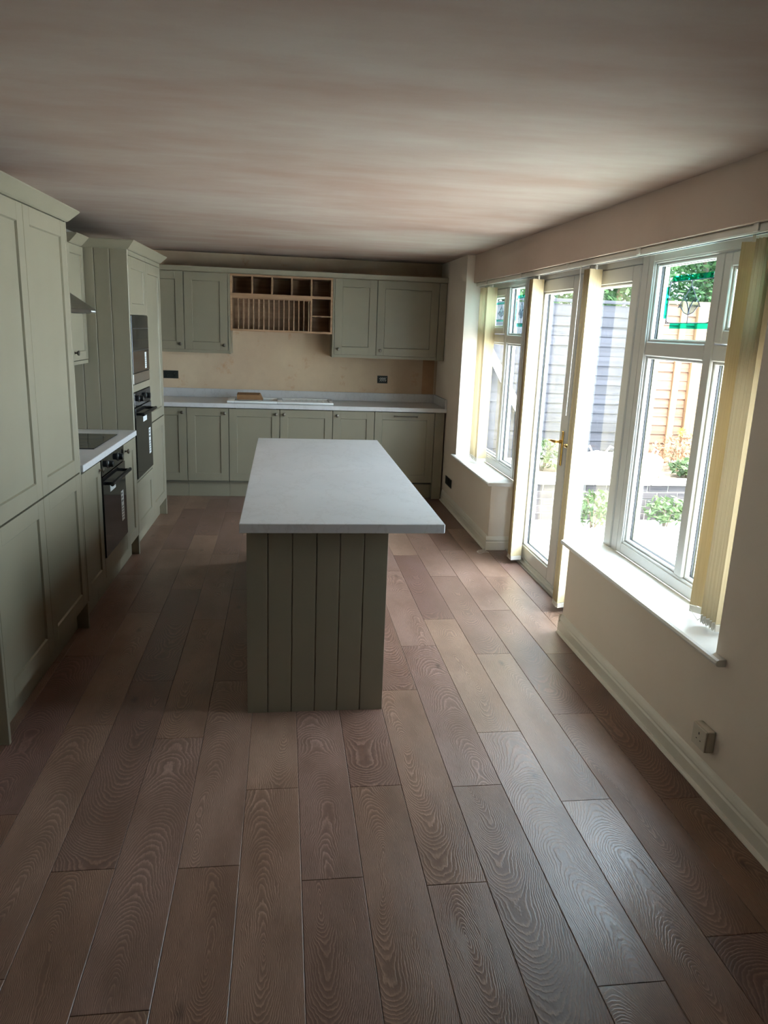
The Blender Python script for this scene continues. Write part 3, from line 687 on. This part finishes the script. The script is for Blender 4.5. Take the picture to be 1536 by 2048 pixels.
# rim and deck pieces round the bowl
bm_.box(sx0, bx0, sy0, sy1, WZ1+0.0005, RZ).box(bx1, sx1, sy0, sy0+0.04, WZ1+0.0005, RZ).box(bx0, bx1, sy0, by0, WZ1+0.0005, RZ).box(bx0, bx1, by1, sy1, WZ1+0.0005, RZ)
bm_.box(bx1, sx1, sy1-0.06, sy1, WZ1+0.0005, RZ).box(sx1-0.04, sx1, sy0+0.04, sy1-0.06, WZ1+0.0005, RZ).box(bx1, bx1+0.05, sy0+0.04, sy1-0.06, WZ1+0.0005, RZ)
T.part('rim', bm_, 'ceramic', bevel=0.006, seg=2, smooth=True)
bw = M().add([(bx0, by0, RZ-0.004), (bx1, by0, RZ-0.004), (bx1, by1, RZ-0.004), (bx0, by1, RZ-0.004), (bx0+0.03, by0+0.03, 0.752), (bx1-0.03, by0+0.03, 0.752), (bx1-0.03, by1-0.03, 0.752), (bx0+0.03, by1-0.03, 0.752)],
             [(0, 1, 5, 4), (1, 2, 6, 5), (2, 3, 7, 6), (3, 0, 4, 7), (4, 5, 6, 7)])
T.part('bowl', bw, 'ceramic')
T.part('drainer', M().box(bx1+0.05, sx1-0.04, sy0+0.04, sy1-0.06, WZ1+0.0005, WZ1+0.009), 'ceramic')
for k in range(7):
    xx = 0.06+k*0.056
    T.part('drainer_rib', M().box(xx, xx+0.018, sy0+0.07, sy1-0.10, WZ1+0.009, WZ1+0.016), 'ceramic', bevel=0.003)
single('cardboard_box', M().add([(-0.455, 7.56, RZ+0.001), (-0.20, 7.56, RZ+0.001), (-0.20, 7.70, RZ+0.001), (-0.455, 7.70, RZ+0.001), (-0.455, 7.56, RZ+0.050), (-0.24, 7.56, RZ+0.050), (-0.23, 7.70, RZ+0.062), (-0.455, 7.70, RZ+0.062)],
       [(0, 3, 2, 1), (4, 5, 6, 7), (0, 1, 5, 4), (1, 2, 6, 5), (2, 3, 7, 6), (3, 0, 4, 7)]), 'cardboard', 'flat brown cardboard box resting across the sink bowl', 'box', (-0.33, 7.63, RZ), bevel=0.002)

# wall units along the back
YW = 7.655
def wall_unit(x0, x1, label, doors, ends):
    T = Thing('wall_unit', label, 'cabinet', ((x0+x1)/2, 7.83, 1.40))
    T.part('carcass', M().box(x0+0.001, x1-0.001, YW+0.022, YB-0.002, 1.424, 2.152), 'carcass')
    for (a, b, kn) in doors: door(T, a, YW, 1.424, b-a, 0.730, 'back', kn)
    T.part('light_pelmet', M().box(x0, x1, YW+0.004, YW+0.022, 1.396, 1.423), SG)
    for a, b in ends: T.part('end_panel', M().box(a, b, YW, YB-0.002, 1.392, 2.154), SG, bevel=0.0015)
    return T
wall_unit(-1.38, -0.520, 'two-door sage wall unit left of the plate rack', [(-1.38, -0.958, 'rb'), (-0.956, -0.540, 'rb')], [(-0.538, -0.518)])
wall_unit(0.482, 1.546, 'two-door sage wall unit right of the plate rack', [(0.500, 0.922, 'lb'), (0.924, 1.546, 'lb')], [(0.480, 0.498), (1.549, 1.624)])
single('cornice_board', M().prism([(YW+0.02, 2.156), (YW-0.004, 2.156), (YW-0.010, 2.162), (YW-0.022, 2.198), (YW-0.022, 2.205), (YW+0.02, 2.205)], 0, -1.38, XR-0.004), SG, 'long sage cornice above the back wall units', 'cornice', (0.1, YW, 2.156))
# oak plate rack
T = Thing('plate_rack', 'oak plate rack with pigeonholes between the wall units', 'plate rack', (-0.02, 7.83, 1.618))
px0, px1, pz0, pz1, py0 = -0.517, 0.479, 1.618, 2.154, YW+0.004
def ok(name, *b): return T.part(name, M().box(*b), 'oak', bevel=0.0012)
ok('side_panel', px0, px0+0.020, py0, YB-0.004, pz0, pz1); ok('side_panel', px1-0.020, px1, py0, YB-0.004, pz0, pz1)
ok('top_rail', px0+0.020, px1-0.020, py0, YB-0.004, pz1-0.020, pz1)
ok('base_rail', px0+0.020, px1-0.020, py0, YB-0.004, pz0, pz0+0.020)
ok('back_panel', px0+0.020, px1-0.020, YB-0.014, YB-0.004, pz0+0.020, pz1-0.020)
zs = 1.962
ok('middle_shelf', px0+0.020, px1-0.020, py0, YB-0.014, zs-0.012, zs+0.014)
cw = (px1-px0-0.04)/5
for k in range(1, 5):
    xx = px0+0.02+cw*k
    ok('divider', xx-0.008, xx+0.008, py0, YB-0.014, zs+0.014, pz1-0.020)
xd = px0+0.02+cw*4
ok('divider', xd-0.009, xd+0.009, py0, YB-0.014, pz0+0.020, zs-0.012)
ok('shelf', xd+0.009, px1-0.020, py0, YB-0.014, 1.778, 1.792)
ok('dowel_rail', px0+0.020, xd-0.009, py0, py0+0.022, zs-0.034, zs-0.012); ok('dowel_rail', px0+0.020, xd-0.009, py0+0.2, py0+0.222, zs-0.034, zs-0.012)
dw = M().cyl((0, 0, 0), (0, 0, zs-0.034-pz0-0.020), 0.0055, 8).mesh('dowel', 'oak', smooth=True)
for row in (0.011, 0.211):
    for k in range(15):
        T.put('dowel', dw, (px0+0.02+0.049*(k+1)+0.006, py0+row, pz0+0.020))

# ================================================================== ISLAND
T = Thing('kitchen_island', 'sage kitchen island with boarded end panel', 'kitchen island', (0.15, 4.2, 0))
ix0, ix1, iy0, iy1, izt = -0.152, 0.455, 3.082, 5.36, 0.855
T.part('carcass', M().box(ix0+0.022, ix1-0.022, iy0+0.022, iy1-0.022, 0.10, izt-0.001), 'carcass')
T.part('plinth', M().box(ix0+0.06, ix0+0.078, iy0+0.022, iy1-0.022, 0.001, 0.148), SG)
gx = [ix0, ix0+0.090, ix0+0.194, ix0+0.298, ix0+0.399, ix0+0.503, ix1]
for i in range(6):
    a, b = gx[i], gx[i+1]
    la = 0.004 if i > 0 else 0.001; lb = 0.004 if i < 5 else 0.001
    T.part('board', M().prism([(a+0.0004, iy0+0.020), (a+0.0004, iy0+la), (a+la, iy0), (b-lb, iy0), (b-0.0004, iy0+lb), (b-0.0004, iy0+0.020)], 2, 0.0005, izt-0.0005), SG)
nb = 22; bw_ = (iy1-iy0-0.0225)/nb
for i in range(nb):
    a = iy0+0.0215+i*bw_; b = a+bw_
    T.part('side_board', M().prism([(ix1-0.020, a+0.0004), (ix1-0.004, a+0.0004), (ix1, a+0.004), (ix1, b-0.004), (ix1-0.004, b-0.0004), (ix1-0.020, b-0.0004)], 2, 0.0005, izt-0.0005), SG)
T.part('end_panel', M().box(ix0, ix1-0.021, iy1-0.020, iy1, 0.0005, izt-0.0005), SG, bevel=0.001)
nd_ = 4; dwid = (iy1-iy0-0.044)/nd_
for i in range(nd_): door(T, ix0, iy0+0.022+dwid*(i+1), 0.150, dwid, 0.700, 'isl', 'rt' if i % 2 else 'lt')
single('island_worktop', M().box(-0.178, 0.688, 3.018, 5.425, izt, 0.896), 'worktop', 'pale marble worktop overhanging the island', 'worktop', (0.25, 4.2, izt), bevel=0.0025)

# ================================================================== SOCKETS AND WALL FITTINGS
def open_box(x, z, w, h, label, wires):
    T = Thing('socket_back_box', label, 'socket box', (x, YB, z))
    m = M(); y0 = YB-0.004
    m.box(x-w/2, x+w/2, y0, YB-0.0005, z-h/2, z-h/2+0.005).box(x-w/2, x+w/2, y0, YB-0.0005, z+h/2-0.005, z+h/2).box(x-w/2, x-w/2+0.005, y0, YB-0.0005, z-h/2+0.005, z+h/2-0.005).box(x+w/2-0.005, x+w/2, y0, YB-0.0005, z-h/2+0.005, z+h/2-0.005)
    T.part('metal_rim', m, 'galv'); T.part('box_back', M().box(x-w/2+0.005, x+w/2-0.005, YB-0.002, YB-0.0005, z-h/2+0.005, z+h/2-0.005), 'galvdark')
    for i in range(wires):
        xx = x-w*0.25+i*w*0.5/max(1, wires-1)
        T.part('wire', M().tube([(xx, YB-0.002, z-h*0.25), (xx+0.01, YB-0.012, z-h*0.05), (xx-0.008, YB-0.016, z+h*0.12), (xx+0.012, YB-0.010, z+h*0.25)], 0.0035, 6), 'wirewhite' if wires > 2 else 'galv', smooth=True)
    return T
open_box(-1.145, 1.155, 0.150, 0.080, 'open dark double socket box on the back wall near the tall housing', 2)
open_box(1.045, 1.165, 0.110, 0.080, 'open metal socket box with white wires under the right wall unit', 4)
T = Thing('double_socket_box', 'open double socket box low on the wall below the far sill', 'socket box', (XR, 7.12, 0.25))
m = M().box(XR-0.004, XR-0.0005, 6.985, 7.255, 0.200, 0.206).box(XR-0.004, XR-0.0005, 6.985, 7.255, 0.276, 0.282)
for yy in (6.985, 7.072, 7.162, 7.249): m.box(XR-0.004, XR-0.0005, yy, yy+0.006, 0.206, 0.276)
T.part('metal_rim', m, 'galv')
for a in (6.991, 7.078, 7.168): T.part('box_back', M().box(XR-0.002, XR-0.0005, a, a+0.081, 0.206, 0.276), 'galvdark')
T = Thing('wall_socket', 'cream surface socket low on the near wall', 'socket', (XR, 2.41, 0.20))
T.part('pattress', M().box(XR-0.034, XR-0.0005, 2.350, 2.445, 0.175, 0.262), 'socket', bevel=0.004, seg=2)
T.part('face_plate', M().box(XR-0.040, XR-0.034, 2.351, 2.444, 0.176, 0.261), 'socket', bevel=0.003, seg=2)
for (dy, dz, h) in ((0, 0.016, 0.010), (-0.013, -0.010, 0.004), (0.013, -0.010, 0.004)):
    T.part('pin_hole', M().box(XR-0.0405, XR-0.0398, 2.397+dy-0.003, 2.397+dy+0.003, 0.218+dz-h/2, 0.218+dz+h/2), 'blackplastic')
single('cable_stub', M().tube([(XR-0.001, 7.70, 1.90), (XR-0.012, 7.69, 1.885), (XR-0.016, 7.70, 1.85), (XR-0.012, 7.695, 1.82)], 0.006, 6), 'blackplastic', 'short dark cable stub poking from the far pier', 'cable', (XR-0.01, 7.70, 1.86), smooth=True)

# ================================================================== VERTICAL BLINDS
T = Thing('blind_headrail', 'long white blind headrail under the bulkhead', 'blind rail', (1.75, 4.65, 2.09))
T.part('rail', M().prism([(1.728, 2.092), (1.772, 2.092), (1.772, 2.124), (1.728, 2.124), (1.724, 2.118), (1.724, 2.098)], 1, YP0+0.01, YP1-0.01), 'rail')
T.part('track_slot', M().box(1.742, 1.758, YP0+0.012, YP1-0.012, 2.0905, 2.0919), 'gasket')
for k in range(5): T.part('bracket', M().box(1.716, 1.724, 2.7+k*0.95, 2.73+k*0.95, 2.096, 2.1255), 'rail')
def slat_mesh(z0, z1, w=0.089):
    n = 6; vs = []; fs = []
    for side in (0, 1):
        for i in range(n+1):
            t = i/n-0.5; xx = t*w; yy = 0.006*(1-4*t*t)+side*0.0012
            vs += [(xx, yy, z0), (xx, yy, z1)]
    o = 2*(n+1)
    for i in range(n):
        a = 2*i
        fs += [(a, a+2, a+3, a+1), (o+a, o+a+1, o+a+3, o+a+2), (a, o+a, o+a+2, a+2), (a+1, a+3, o+a+3, o+a+1)]
    fs += [(0, 1, o+1, o), (2*n, o+2*n, o+2*n+1, 2*n+1)]
    return M().add(vs, fs).mesh('slat', 'blind', smooth=True)
def bundle(label, slats, z0):
    ys = [q[0] for q in slats]
    T = Thing('vertical_blind', label, 'vertical blind', (1.75, sum(ys)/len(ys), z0), group='vertical blinds drawn back along the headrail')
    sm = slat_mesh(0.03, 2.068-z0)
    wm_ = M().box(-0.043, 0.043, -0.003, 0.003, 0.0, 0.028).mesh('bottom_weight', 'rail')
    hk = M().box(-0.006, 0.006, -0.002, 0.002, 2.066-z0, 2.091-z0).mesh('hanger', 'rail')
    pts = []
    for i, (y, ang) in enumerate(slats):
        a = math.radians(ang+random.uniform(-2, 2))
        s = T.put('slat', sm, (1.75+random.uniform(-0.003, 0.003), y, z0), a)
        link('bottom_weight', wm_, s); link('hanger', hk, s)
        pts.append((1.75-0.043*math.cos(a), y-0.043*math.sin(a), z0+0.012))
        if i < len(slats)-1: pts.append((1.75-0.050*math.cos(a), y-0.043*math.sin(a)+0.006, z0+0.003))
    T.part('bead_chain', M().tube(pts, 0.0018, 5), 'rail')
    return T
bundle('cream blind slats stacked at the far end of the far window', [(6.40, 6), (6.43, 8), (6.47, 4), (6.52, 10), (6.57, 8), (6.62, 4), (6.66, 6)], SILL+0.02)
bundle('floor-length cream blind slats between far window and French door', [(5.22+0.016*k, 14+k) for k in range(7)], 0.035)
bundle('floor-length cream blind slats across the middle of the French door', [(4.235+0.015*k, 18+k) for k in range(7)], 0.035)
bundle('cream blind slats stacked at the near end of the near window', [(2.575+0.021*k, -2-k) for k in range(6)]+[(2.765, -52)], SILL+0.02)
T = Thing('blind_wand', 'thin white blind wand hanging beside the middle blind', 'blind wand', (1.72, 4.40, 1.22))
T.part('rod', M().cyl((1.715, 4.40, 1.22), (1.722, 4.40, 2.092), 0.003, 6), 'rail')
cp = [(1.575+0.045*math.cos(a*0.7)*(1+0.1*math.sin(a*3)), 5.50+0.02*math.sin(a*1.3)+a*0.004, 0.003+0.001*math.sin(a*2)) for a in range(18)]
single('spare_bead_chain', M().tube(cp, 0.0016, 5), 'rail', 'small tangle of white bead chain on the floor by the skirting', 'chain', (1.575, 5.50, 0.001), smooth=True)

# ================================================================== GARDEN
GZ = -0.15
tag(link('patio', M().box(1.90, 14, -8, 12.5, GZ-0.2, GZ).mesh('patio', 'patio')), 'pale sunlit concrete patio outside the doors', 'patio', kind='structure')
# low brick planter wall with coping
PWY = 7.14
T = Thing('garden_wall', 'low weathered brick planter wall along the patio', 'garden wall', (4.9, PWY, GZ), kind='structure')
T.part('mortar_core', M().box(1.95, 8.0, PWY+0.008, PWY+0.10, GZ, 0.225), 'mortar')
bl, bh = 0.215, 0.065
bk = M().box(-bl/2, bl/2, -0.006, 0.05, 0, bh).mesh('brick', 'brick', bevel=0.004)
for c in range(5):
    z = GZ+0.004+c*0.075; off = 0.1125 if c % 2 else 0
    k = 0
    while 1.95+off+k*0.225+bl < 8.0:
        T.put('brick', bk, (1.95+off+k*0.225+bl/2+random.uniform(-.003, .003), PWY+0.008+random.uniform(-0.004, 0.002), z)); k += 1
for k in range(10):
    a = 1.95+k*0.605
    T.part('coping_slab', M().box(a, a+0.597, PWY-0.035, PWY+0.16, 0.226, 0.268), 'coping', bevel=0.006)
tag(link('planter_soil', M().box(1.95, 8.0, PWY+0.10, 8.60, GZ, 0.222).mesh('planter_soil', 'soil')), 'raised earth bed behind the brick planter wall', 'soil', kind='structure')
# fences
FY = 8.62
def fence(name, label, x0, x1, zt, mat, pitch, posts, pm):
    T = Thing(name, label, 'fence', ((x0+x1)/2, FY, 0.22))
    w = x1-x0
    bd = M().prism([(0.0, 0.0), (-0.022, 0.0), (-0.008, pitch+0.018), (0.0, pitch+0.018)], 0, -w/2, w/2).mesh('fence_board', mat)
    z = 0.24
    while z+pitch < zt:
        T.put('fence_board', bd, ((x0+x1)/2, FY+random.uniform(-0.004, 0.004), z)); z += pitch
    T.part('capping_rail', M().box(x0, x1, FY-0.035, FY+0.035, zt-0.005, zt+0.03), pm, bevel=0.004)
    for a, b in posts:
        T.part('fence_post', M().box(a, b, FY-0.060 if b-a < 0.11 else FY-0.085, FY-0.020, 0.225, zt+0.03), pm, bevel=0.004)
fence('lap_fence', 'weathered blue-grey overlap fence panel seen through the French door', 1.95, 4.07, 2.075, 'greyfence', 0.112, [], 'greyfence')
fence('lap_fence', 'tan overlap fence panel seen through the near window', 4.19, 8.0, 2.105, 'tanfence', 0.108, [(4.64, 4.72), (4.84, 4.98), (6.6, 6.72)], 'tanpost')
single('concrete_fence_post', M().box(4.075, 4.175, FY-0.06, FY+0.06, 0.223, 2.17), 'coping', 'pale concrete post between the grey and tan fences', 'post', (4.125, FY, 0.223), bevel=0.006)
m = M().box(-0.045, 0.045, -0.015, 0.015, -0.95, 0.95).xf(Matrix.Rotation(math.radians(-31), 4, 'Y'))
single('leaning_plank', M().add([(v[0]+2.60, v[1]+FY-0.10, v[2]+1.06) for v in m.v], m.f), 'whitewood', 'white plank leaning across the grey fence beyond the far window', 'plank', (2.60, FY-0.1, 0.23), bevel=0.003)

def leaves(n, cx, cy, cz, rx, ry, rz, size, seed):
    r = random.Random(seed); m = M()
    for _ in range(n):
        while True:
            p = Vector((r.uniform(-1, 1), r.uniform(-1, 1), r.uniform(-1, 1)))
            if 0.15 < p.length < 1: break
        p = Vector((cx+p.x*rx, cy+p.y*ry, cz+p.z*rz))
        a = Vector((r.gauss(0, 1), r.gauss(0, 1), r.gauss(0, 0.7))).normalized(); b = a.orthogonal().normalized()
        b = (Matrix.Rotation(r.uniform(0, 6.28), 3, a) @ b); s = size*r.uniform(0.6, 1.3)
        m.add([p-a*s, p+b*s*0.42-a*s*0.1, p+a*s, p-b*s*0.42-a*s*0.1], [(0, 1, 2, 3)])
    return m
def tree(label, x, y, h, seed, r=1.5):
    T = Thing('tree', label, 'tree', (x, y, GZ), group='trees beyond the fence')
    T.part('trunk', M().tube([(x, y, GZ), (x+0.05, y, h*0.3), (x-0.05, y+0.05, h*0.62)], [0.14, 0.11, 0.07], 9), 'trunk', smooth=True)
    for k in range(3):
        a = k*2.1+seed
        T.part('branch', M().tube([(x, y, h*0.4), (x+0.6*math.cos(a), y+0.5*math.sin(a), h*0.58), (x+0.9*math.cos(a), y+0.8*math.sin(a), h*0.72)], [0.06, 0.04, 0.02], 7), 'trunk', smooth=True)
    f = T.part('foliage', leaves(13000, x, y, h*0.66, r, 1.1, h*0.40, 0.055, seed), 'leaf_dark'); f['kind'] = 'stuff'
tree('leafy green tree beyond the grey fence, nearest the house', 2.62, 10.2, 4.2, 3, 0.86)
tree('leafy green tree behind the joint of the grey and tan fences', 4.48, 10.4, 4.6, 5, 0.86)
tree('leafy green tree beyond the middle of the tan fence', 6.34, 10.6, 4.4, 8, 0.86)
tree('leafy green tree beyond the tan fence, furthest from the house', 8.20, 10.5, 4.5, 11, 0.86)
def shrub(label, x, y, z, r, h, n, seed, mat='leaf_mid', size=0.04):
    T = Thing('shrub', label, 'shrub', (x, y, z), group='weeds and shrubs round the planter')
    rr = random.Random(seed)
    for k in range(6):
        a = rr.uniform(0, 6.28); d = rr.uniform(0.2, 0.8)*r
        T.part('stem', M().tube([(x+0.02*math.cos(a), y+0.02*math.sin(a), z), (x+d*0.5*math.cos(a), y+d*0.5*math.sin(a), z+h*0.5), (x+d*math.cos(a), y+d*math.sin(a), z+h*0.85)], [0.006, 0.005, 0.003], 5), 'drystem' if mat == 'leaf_dry' else 'trunk')
    f = T.part('foliage', leaves(n, x, y, z+h*0.56, r, r*0.8, h*0.5, size, seed), mat); f['kind'] = 'stuff'
    return T
shrub('leafy green weed growing at the foot of the brick wall', 3.85, 6.90, GZ, 0.24, 0.30, 260, 21)
shrub('tall green weed at the wall foot near the tan fence post', 4.35, 6.90, GZ, 0.18, 0.40, 240, 22)
shrub('bushy green plant at the wall foot, seen through the French door', 3.05, 6.84, GZ, 0.30, 0.36, 360, 23)
shrub('dry brown shrub in the bed below the yellow flower', 4.52, 8.0, 0.222, 0.36, 0.42, 420, 24, 'leaf_dry', 0.03)
shrub('green shrub in the bed at the right of the tan fence', 5.35, 8.05, 0.222, 0.30, 0.46, 320, 25)
shrub('low green plant in the bed beside the white sack', 4.42, 7.6, 0.222, 0.20, 0.20, 260, 26)
shrub('green plant in the bed in front of the grey fence', 2.85, 7.9, 0.222, 0.34, 0.34, 320, 27)
T = Thing('yellow_flower', 'single yellow flower on a tall stem before the tan fence', 'flower', (4.66, 8.42, 0.222))
T.part('stem', M().tube([(4.66, 8.42, 0.222), (4.66, 8.34, 0.42), (4.69, 8.33, 0.62)], 0.006, 6), 'leaf_mid')
pt = M()
for k in range(9):
    a = k*2*math.pi/9
    pt.add([(4.69, 8.315, 0.63), (4.69+0.045*math.cos(a-0.25), 8.305, 0.63+0.045*math.sin(a-0.25)), (4.69+0.06*math.cos(a), 8.30, 0.63+0.06*math.sin(a)), (4.69+0.045*math.cos(a+0.25), 8.305, 0.63+0.045*math.sin(a+0.25))], [(0, 1, 2, 3)])
T.part('petals', pt, 'petal'); T.part('centre', M().lathe([(0.018, 0), (0.014, 0.008), (0, 0.012)], (4.69, 8.312, 0.63), (0, -1, 0), 10), 'petal', smooth=True)
# white rubble sacks on the bed
def sack(label, x, y, z, rx, ry, h, seed):
    T = Thing('rubble_sack', label, 'sack', (x, y, z), group='white sacks on the planter bed')
    r = random.Random(seed); n = 18; rows = 9; vs = []; fs = []
    for i in range(rows):
        t = i/(rows-1)
        for k in range(n):
            a = 2*math.pi*k/n; q = 1+0.10*math.sin(3*a+seed+t*2)+r.uniform(-0.04, 0.04)
            s = (0.86+0.35*math.sin(t*2.6))*(1.0 if t < 0.8 else 1.0-(t-0.8)*1.6)*q
            vs.append((x+rx*s*math.cos(a), y+ry*s*math.sin(a), z+0.002+h*t+(r.uniform(-0.02, 0.02) if 0 < i else 0)))
    for i in range(rows-1):
        for k in range(n): fs.append((i*n+k, i*n+(k+1) % n, (i+1)*n+(k+1) % n, (i+1)*n+k))
    fs += [tuple(range(n-1, -1, -1)), tuple((rows-1)*n+k for k in range(n))]
    T.part('sack_body', M().add(vs, fs), 'sack', smooth=True)
    for s in (-1, 1):
        T.part('carry_loop', M().tube([(x+s*rx*0.55, y, z+h*0.9), (x+s*rx*0.7, y-0.02, z+h*1.2), (x+s*rx*0.45, y-0.02, z+h*1.32), (x+s*rx*0.2, y, z+h*0.9)], 0.010, 6), 'sack', smooth=True)
sack('slumped white rubble sack on the bed, seen through the French door', 3.35, 7.55, 0.222, 0.26, 0.17, 0.26, 2)
sack('white rubble sack on the bed behind the near window', 3.93, 7.6, 0.222, 0.16, 0.14, 0.24, 5)
for i, (x, y, a) in enumerate(((2.46, 7.45, 0.3), (2.50, 7.50, -0.2))):
    m = M().box(-0.42, 0.42, -0.035, 0.035, 0, 0.03).xf(Matrix.Rotation(a, 4, 'Z'))
    single('timber_offcut', M().add([(v[0]+x, v[1]+y, v[2]+0.223+i*0.031) for v in m.v], m.f), 'whitewood', ['pale timber offcut lying lowest on the bed by the house', 'pale timber offcut lying across another on the bed'][i], 'timber', (x, y, 0.223+i*0.031), bevel=0.002)
